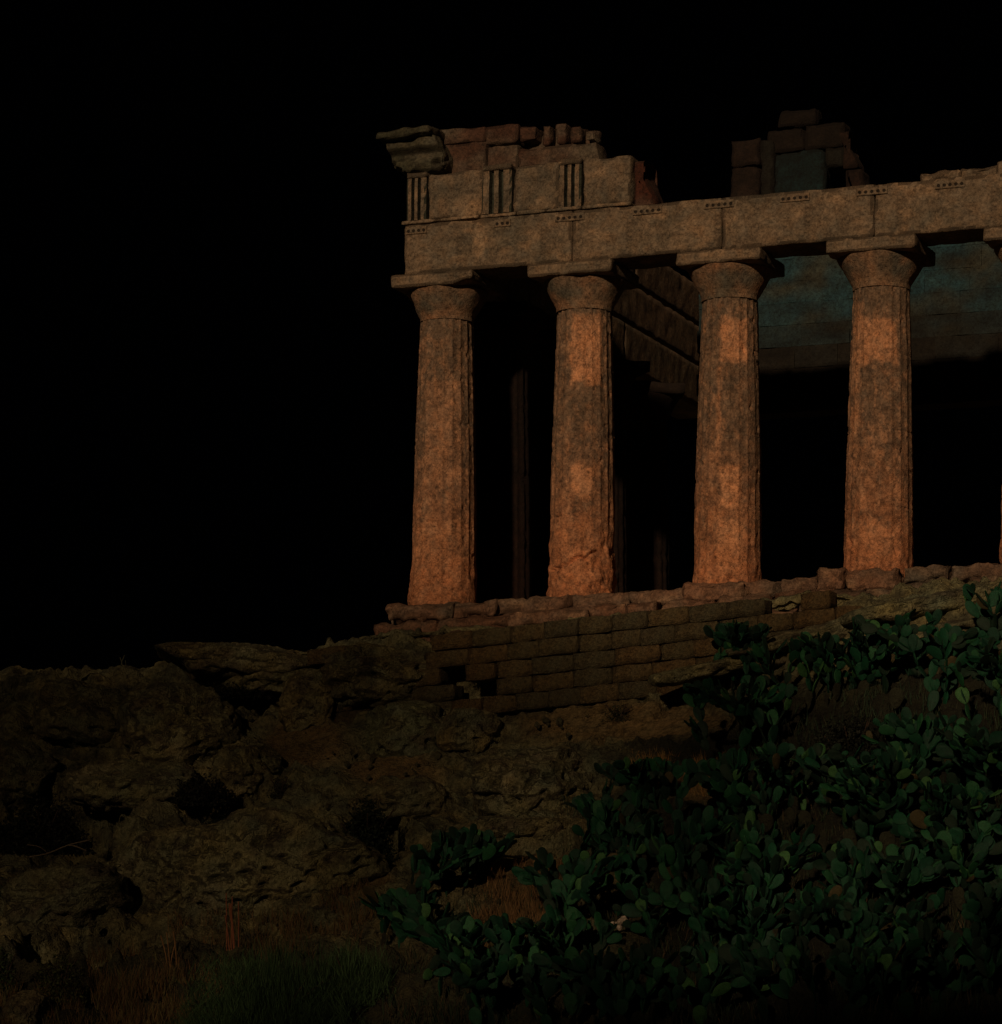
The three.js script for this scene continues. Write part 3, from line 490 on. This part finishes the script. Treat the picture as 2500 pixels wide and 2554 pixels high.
cactus(2330, 1760, 1.4, 1.1, 56, 'prickly pear on the upper right slope above the dark hollow');
cactus(2470, 1640, 1.2, 1.2, 54, 'highest prickly pear, at the right edge beside the topmost ledge');
cactus(2460, 1830, 1.4, 1.2, 60, 'prickly pear at the right edge with pale pads, second from the top');
cactus(2330, 2010, 1.6, 1.25, 78, 'prickly pear with bright upright pads right below the dark hollow');
cactus(2490, 2030, 1.2, 1.2, 56, 'prickly pear at the right edge level with the dark hollow');
cactus(2160, 2120, 1.6, 1.3, 74, 'prickly pear with the two palest round pads, centre of the thicket');
cactus(1960, 2060, 1.5, 1.15, 62, 'prickly pear left of the two palest pads, below the shaded hollow');
cactus(1780, 2090, 1.4, 1.1, 60, 'prickly pear right of the pitted outcrop');
cactus(1580, 2060, 1.2, 0.95, 50, 'prickly pear at the left tip of the thicket beside the pitted outcrop');
cactus(1470, 2180, 1.2, 1.1, 52, 'prickly pear right of the layered overhanging outcrop');
cactus(1640, 2230, 1.4, 1.1, 62, 'prickly pear with flat yellowish pads above the pale stones');
cactus(1450, 2330, 1.1, 1.1, 46, 'prickly pear between the dry grass bank and the pale stones');
cactus(1830, 2260, 1.5, 1.15, 62, 'prickly pear above and right of the pale stones');
cactus(2030, 2330, 1.6, 1.1, 66, 'prickly pear with curled tip pads below the centre of the thicket');
cactus(2250, 2320, 1.6, 1.2, 66, 'prickly pear with drooping pads left of the lower right edge');
cactus(2440, 2260, 1.5, 1.2, 64, 'prickly pear on the lower right edge of the thicket');
cactus(1100, 2240, 1.5, 0.95, 62, 'small separate prickly pear under the layered outcrop');
cactus(1010, 2370, 1.1, 0.8, 36, 'prickly pear beside the broom bush, lower left of the separate clump');
cactus(1150, 2470, 1.5, 0.95, 62, 'prickly pear at the bottom, right of the broom bush');
cactus(1370, 2460, 1.3, 0.9, 46, 'prickly pear at the bottom below the dry grass bank');
cactus(1480, 2570, 1.5, 0.95, 50, 'prickly pear on the bottom edge below the pale stones');
cactus(1740, 2540, 1.5, 0.9, 40, 'prickly pear on the bottom edge, middle of the dark thicket');
cactus(2040, 2540, 1.6, 0.9, 42, 'prickly pear on the bottom edge right of the middle');
cactus(1700, 2390, 1.6, 1.0, 56, 'prickly pear directly below and right of the pale stones');
cactus(1880, 2420, 1.5, 1.0, 56, 'prickly pear low in the thicket, third clump right of the pale stones');
cactus(2170, 2440, 1.6, 1.0, 50, 'prickly pear low in the thicket, under the drooping pads');
cactus(2330, 2170, 1.5, 1.1, 60, 'prickly pear between the bright upright pads and the drooping pads');
cactus(2450, 2420, 1.5, 1.0, 46, 'prickly pear in the lower right corner above the bottom edge');
cactus(1270, 2560, 1.3, 0.85, 44, 'prickly pear cut by the bottom edge, right of the broom bush');
cactus(2330, 2530, 1.6, 1.0, 44, 'prickly pear on the bottom edge near the right corner');

// ---------------------------------------------------------------- bushes, grass, small things
const blade = (() => { const g = new THREE.BufferGeometry(); g.setAttribute('position', new THREE.Float32BufferAttribute([-0.004, 0, 0, 0.004, 0, 0, -0.003, 0.5, 0.05, 0.003, 0.5, 0.05, 0, 1, 0.2], 3)); g.setIndex([0, 1, 2, 1, 3, 2, 2, 3, 4]); g.computeVertexNormals(); return g; })();
const leaf = (() => { const g = new THREE.BufferGeometry(); g.setAttribute('position', new THREE.Float32BufferAttribute([0, 0, 0, -0.3, 0.45, 0.08, 0.3, 0.45, 0.08, 0, 1, 0], 3)); g.setIndex([0, 2, 1, 1, 2, 3]); g.computeVertexNormals(); return g; })();
const leafy = plain(1, 1, 1, { roughness: 0.8, side: THREE.DoubleSide });
function twigs(r, n, h, spread) {                                      // a few branching stems as one geometry
  const list = [];
  for (let i = 0; i < n; i++) { const a = r() * 6.28, l = h * (0.6 + r() * 0.4), s = spread * (0.3 + r() * 0.7); list.push(new THREE.TubeGeometry(new THREE.CatmullRomCurve3([V(0, -0.05, 0), V(Math.cos(a) * s * 0.4, l * 0.5, Math.sin(a) * s * 0.4), V(Math.cos(a) * s, l, Math.sin(a) * s)]), 5, 0.012, 4)); }
  return mergeGeometries(list);
}
const woody = plain(0.06, 0.045, 0.03);
function bush(name, px, py, w, h, n, size, color, label, seed, spiky) {
  const r = rng(seed), at = onHill(px, py), o = thing(name, label, 'bush'); o.position.copy(at);
  part('stems', twigs(r, 9, h * 0.8, w * 0.4), woody, o);
  const list = [];
  for (let i = 0; i < n; i++) {
    const a = r() * 6.28, b = Math.acos(1 - r() * 1.1), k = Math.pow(r(), 0.4) * (0.85 + 0.3 * fbm(Math.cos(a) * 2 + seed, b * 2, Math.sin(a) * 2, 2) * 2), x = Math.cos(a) * Math.sin(b) * k * w / 2, z = Math.sin(a) * Math.sin(b) * k * w * 0.4, y = Math.max(0, Math.cos(b) * k * h);
    tmp.position.set(x, y, z);
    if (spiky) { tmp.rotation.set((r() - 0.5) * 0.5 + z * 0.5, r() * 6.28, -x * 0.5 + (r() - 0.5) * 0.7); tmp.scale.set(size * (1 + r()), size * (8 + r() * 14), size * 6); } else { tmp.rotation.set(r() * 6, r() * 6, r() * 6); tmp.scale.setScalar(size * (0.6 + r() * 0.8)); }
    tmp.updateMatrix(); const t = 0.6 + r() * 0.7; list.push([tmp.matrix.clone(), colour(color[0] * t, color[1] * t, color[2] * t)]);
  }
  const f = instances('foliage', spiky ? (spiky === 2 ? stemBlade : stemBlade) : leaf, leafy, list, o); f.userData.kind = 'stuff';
  return o;
}
const stemBlade = (() => { const g = new THREE.BufferGeometry(); g.setAttribute('position', new THREE.Float32BufferAttribute([-0.2, -0.2, 0, 0.2, -0.2, 0, -0.14, 0.5, 0.06, 0.14, 0.5, 0.06, 0, 1, 0.14], 3)); g.setIndex([0, 1, 2, 1, 3, 2, 2, 3, 4]); g.computeVertexNormals(); return g; })();
bush('broom_bush', 690, 2570, 3.6, 1.35, 9000, 0.016, [0.035, 0.09, 0.03], 'wide dark green broom bush at the bottom, left of the cacti', 501, 1);
bush('broom_bush', 880, 2500, 1.7, 0.9, 3600, 0.015, [0.045, 0.11, 0.04], 'smaller broom bush between the wide broom bush and the cacti', 502, 1);
bush('leafy_bush', 915, 2150, 1.25, 1.2, 6000, 0.07, [0.014, 0.03, 0.014], 'dark bush filling the hollow right of the largest boulder', 503);
bush('leafy_bush', 560, 2130, 1.5, 0.75, 5000, 0.06, [0.016, 0.03, 0.016], 'low dark bush growing on top of the largest sloping boulder', 504);
bush('leafy_bush', 2130, 1935, 1.9, 1.1, 9000, 0.07, [0.006, 0.013, 0.007], 'nearly black bush added as the shade of the hollow in the middle of the upper thicket', 511);  // added for its darkness, in place of shadow among the cacti
bush('leafy_bush', 110, 2125, 2.2, 1.1, 9000, 0.07, [0.008, 0.014, 0.007], 'nearly black bush added as the shade of the hollow at the left edge above the dead branch', 512);  // near-black leaves put in where the hollow would lie in shadow
bush('leafy_bush', 500, 2010, 1.3, 0.6, 5000, 0.06, [0.008, 0.013, 0.007], 'nearly black bush added as the shade under the broad dark boulder', 513);  // added dark leaves in place of the shadow below the boulder
bush('leafy_bush', 600, 1745, 1.9, 0.45, 5000, 0.06, [0.009, 0.013, 0.007], 'dark scrub added as the shade in the gap under the long skyline slab', 514);  // added scrub, coloured as the shadow beneath the slab
bush('leafy_bush', 150, 2500, 1.0, 0.9, 2000, 0.05, [0.06, 0.085, 0.025], 'yellowish green bush above the rounded brown boulder', 505);
bush('leafy_bush', 10, 2470, 0.55, 0.75, 800, 0.05, [0.05, 0.1, 0.03], 'bright green bush cut by the left edge near the bottom', 506);
bush('leafy_bush', 40, 2240, 0.9, 0.4, 900, 0.05, [0.025, 0.05, 0.02], 'low bush on the left edge above the dark rock', 507);
bush('leafy_bush', 1545, 1800, 0.75, 0.4, 700, 0.04, [0.03, 0.04, 0.016], 'thin olive green bush on the sandy bank below the wall', 508);
bush('leafy_bush', 700, 1990, 0.6, 0.5, 700, 0.04, [0.02, 0.03, 0.015], 'small dark bush above the largest boulder, left of the sandy bank', 509);
bush('leafy_bush', 1180, 1700, 0.35, 0.3, 260, 0.04, [0.03, 0.045, 0.02], 'tuft of weeds growing out of the coursed wall', 510);

function grass(name, patches, density, h, colors, label, seed) {
  const r = rng(seed), list = [];
  for (const [x0, y0, x1, y1, k] of patches) for (let i = 0; i < density * k; i++) {
    const px = lerp(x0, x1, r()), py = lerp(y0, y1, r()); if (N(px / 55, py / 38, seed) < -0.12 + 0.2 * (r() - 0.5)) continue;
    tmp.position.copy(onHill(px, py)); tmp.position.y -= 0.06; tmp.rotation.set((r() - 0.5) * 0.9, r() * 6.28, (r() - 0.5) * 0.9); const s = h * (0.5 + r() * 0.9); tmp.scale.set(1.1 + r(), s, s); tmp.updateMatrix();
    const c = colors[Math.floor(r() * colors.length)], t = 0.7 + r() * 0.6; list.push([tmp.matrix.clone(), colour(c[0] * t, c[1] * t, c[2] * t)]);
  }
  const m = instances(name, blade, leafy, list); m.name = numbered(name); m.userData = { kind: 'stuff', label, category: 'grass' };
}
grass('dry_grass', [[220, 2380, 640, 2560, 3], [0, 2470, 420, 2600, 2], [420, 2280, 900, 2400, 1.3], [800, 2190, 960, 2330, 0.8]], 1500, 0.3, [[0.17, 0.105, 0.04], [0.13, 0.095, 0.04], [0.12, 0.12, 0.045]], 'dry straw grass at the foot of the rocks on the left', 601);
grass('dry_grass', [[1210, 2150, 1420, 2380, 2.2], [1180, 2280, 1330, 2420, 1]], 1500, 0.26, [[0.28, 0.18, 0.075], [0.22, 0.14, 0.06]], 'dry grass on the bank between the two cactus groups', 602);
grass('dry_grass', [[1640, 1900, 1850, 1990, 1.4], [1560, 1890, 1720, 1950, 0.6]], 1500, 0.24, [[0.3, 0.18, 0.06], [0.27, 0.19, 0.07]], 'yellow grass at the left edge of the cactus thicket', 603);
grass('weeds', [[1400, 2000, 2500, 2600, 3], [1820, 1700, 2500, 2000, 1.4], [950, 2230, 1400, 2600, 1]], 3000, 0.24, [[0.012, 0.04, 0.02], [0.02, 0.05, 0.022], [0.03, 0.04, 0.018]], 'dark green undergrowth between the prickly pears', 605);
grass('weeds', [[1380, 2000, 2500, 2600, 5], [950, 2200, 1400, 2600, 2.5]], 1500, 0.22, [[0.03, 0.06, 0.025], [0.05, 0.055, 0.025], [0.09, 0.07, 0.035]], 'thin weeds and dead stalks among the cacti', 604);
{ // loose stones on the slope, too many to count
  const r = rng(901), list = [], g = boulderGeometry(1, 0.75, 0.9, { seed: 40, detail: 4, pits: 0.2, layers: 0.02 });
  for (let i = 0; i < 900; i++) { const px = r() * 1500, py = 1780 + r() * 600; if (N(px / 90, py / 60, 5) < 0.02) continue; tmp.position.copy(onHill(px, py)); tmp.position.z += 0.12; tmp.rotation.set(r() * 6, r() * 6, r() * 6); tmp.scale.setScalar(0.03 + Math.pow(r(), 4) * 0.14); tmp.updateMatrix(); list.push([tmp.matrix.clone()]); }
  const m = instances('rubble', g, M.rock, list); m.userData = { kind: 'stuff', label: 'loose broken stones lying on the rocky slope', category: 'stones' };
}
{ // small things
  const r = rng(71), dry = plain(0.3, 0.12, 0.06);
  const stems = (px, py, n, h, mat, label) => { const o = thing('dry_weed', label, 'plant'); o.position.copy(onHill(px, py)); for (let i = 0; i < n; i++) { const x = (r() - 0.5) * 0.3, t = (r() - 0.5) * 0.25, l = h * (0.6 + r() * 0.5); part('stem', new THREE.TubeGeometry(new THREE.CatmullRomCurve3([V(x, -0.05, 0), V(x + t * 0.4, l * 0.5, 0.03), V(x + t, l, r() * 0.1)]), 6, 0.011, 5), mat, o); } };
  stems(575, 2390, 6, 1.0, dry, 'tall reddish dry weed in front of the largest boulder');
  stems(440, 2420, 4, 0.75, plain(0.28, 0.17, 0.07), 'straw coloured weed left of the tall reddish weed');
  stems(305, 1672, 3, 0.3, plain(0.06, 0.07, 0.04), 'small weed on the skyline left of the long slab');
  const stonePile = thing('stone_heap', 'heap of small pale stones in the middle of the cactus thicket', 'stones'); stonePile.position.copy(onHill(1545, 2310)).add(V(0, 0.05, 0.55));
  const pale = stone(0.75, 0.66, 0.5), st = [0, 1, 2].map((i) => { const g = block(0.13, 0.1, 0.1, { seg: 0.03, r: 0.045, wear: 0.03, seed: i + 300 }); return g; });
  for (const [x, y, s] of [[-0.13, -0.02, 0.8], [-0.06, -0.03, 0.7], [0.0, 0.02, 0.8], [0.07, 0.07, 1.1], [0.1, -0.03, 0.8], [-0.02, -0.08, 0.7]]) { const m = part('stone', st[Math.floor(r() * 3)], pale, stonePile); m.position.set(x, y, (r() - 0.5) * 0.1); m.scale.setScalar(s); m.rotation.set(r(), r() * 3, r()); }
  const branch = thing('dead_branch', 'thin dead branch lying above the low dark rock at lower left', 'branch'); branch.position.copy(onHill(170, 2160)).add(V(0, 0.25, 0.75));
  const limb = (pts, rad) => new THREE.TubeGeometry(new THREE.CatmullRomCurve3(pts.map((a) => V(...a))), 14, rad, 6), bark = plain(0.12, 0.105, 0.07);
  part('limb', limb([[-0.6, -0.12, 0], [-0.25, -0.05, 0.05], [0.1, 0.1, 0], [0.5, 0.2, 0.03]], 0.014), bark, branch); part('twig', limb([[-0.25, -0.05, 0.05], [-0.4, 0.06, 0.1], [-0.62, 0.1, 0.1]], 0.009), bark, branch); part('twig', limb([[0.1, 0.1, 0], [0.25, 0.08, 0.1], [0.45, 0.0, 0.1]], 0.014), bark, branch);
}

// ---------------------------------------------------------------- behind the viewpoint: a rise and grove, added and unseen, that shade the slope
{
  const g = new THREE.PlaneGeometry(190, 60, 95, 30).rotateX(-Math.PI / 2), p = g.attributes.position, uv = g.attributes.uv;
  for (let i = 0; i < p.count; i++) { const x = p.getX(i), z = p.getZ(i); p.setY(i, 24.4 * Math.exp(-((z / 12) ** 2)) * (1 - ss(Math.abs(x), 55, 90)) + 0.5 * fbm(x * 0.1, 0, z * 0.1, 3) - 0.6); uv.setXY(i, x, z); }
  g.computeVertexNormals(); g.translate(-18, 0, 30);
  structure('added_hill', g, stone(0.1, 0.085, 0.045, { map: G2, bumpMap: B2 }), 'added rise behind the viewpoint that keeps light off the slope');
  const r = rng(801), grove = new THREE.Group(); grove.name = 'added_grove'; grove.userData = { kind: 'stuff', label: 'added grove on the unseen rise, set to shade the slope' }; scene.add(grove);
  const trunks = [], list = [];
  for (let i = 0; i < 46; i++) {
    const west = -18 + (i / 45 - 0.5) * 105 < -30 ? 1.5 : 0;
    const x = -18 + (i / 45 - 0.5) * 105 + (r() - 0.5) * 1.5, z = 30 + (r() - 0.5) * 6, y0 = 23.2, top = 11.8 + west + (r() - 0.5) * 1.0, w = 2.6 + r() * 0.8;
    trunks.push(new THREE.CylinderGeometry(0.1, 0.25, top * 0.7, 7).translate(x, y0 + top * 0.35, z));
    for (let k = 0; k < (x > -28 ? 74 : x > -30 ? 160 : x > -33 ? 225 : 280); k++) {  // leaf count per tree sets how much light reaches each stretch of slope
      const h = Math.pow(r(), 0.85), a = r() * 6.28, q = Math.sqrt(r()) * w * (0.55 + 0.6 * Math.sin(Math.PI * Math.min(1, 0.25 + h * 0.72)));
      tmp.position.set(x + Math.cos(a) * q, y0 + 0.3 + h * (top - 0.6), z + Math.sin(a) * q); tmp.rotation.set(r() * 6, r() * 6, r() * 6); tmp.scale.setScalar(0.34 + r() * 0.3); tmp.updateMatrix(); list.push([tmp.matrix.clone()]);
    }
  }
  const cluster = mergeGeometries(Array.from({ length: 5 }, () => leaf.clone().rotateX(r() * 6).rotateY(r() * 6).rotateZ(r() * 6).translate(r() - 0.5, r() - 0.5, r() - 0.5)));
  const f = instances('foliage', cluster, plain(0.05, 0.075, 0.035, { side: THREE.DoubleSide }), list, grove); f.userData.kind = 'stuff';
  const t = part('trunks', mergeGeometries(trunks), woody, grove); t.userData.kind = 'stuff';
}

renderer.render(scene, camera);
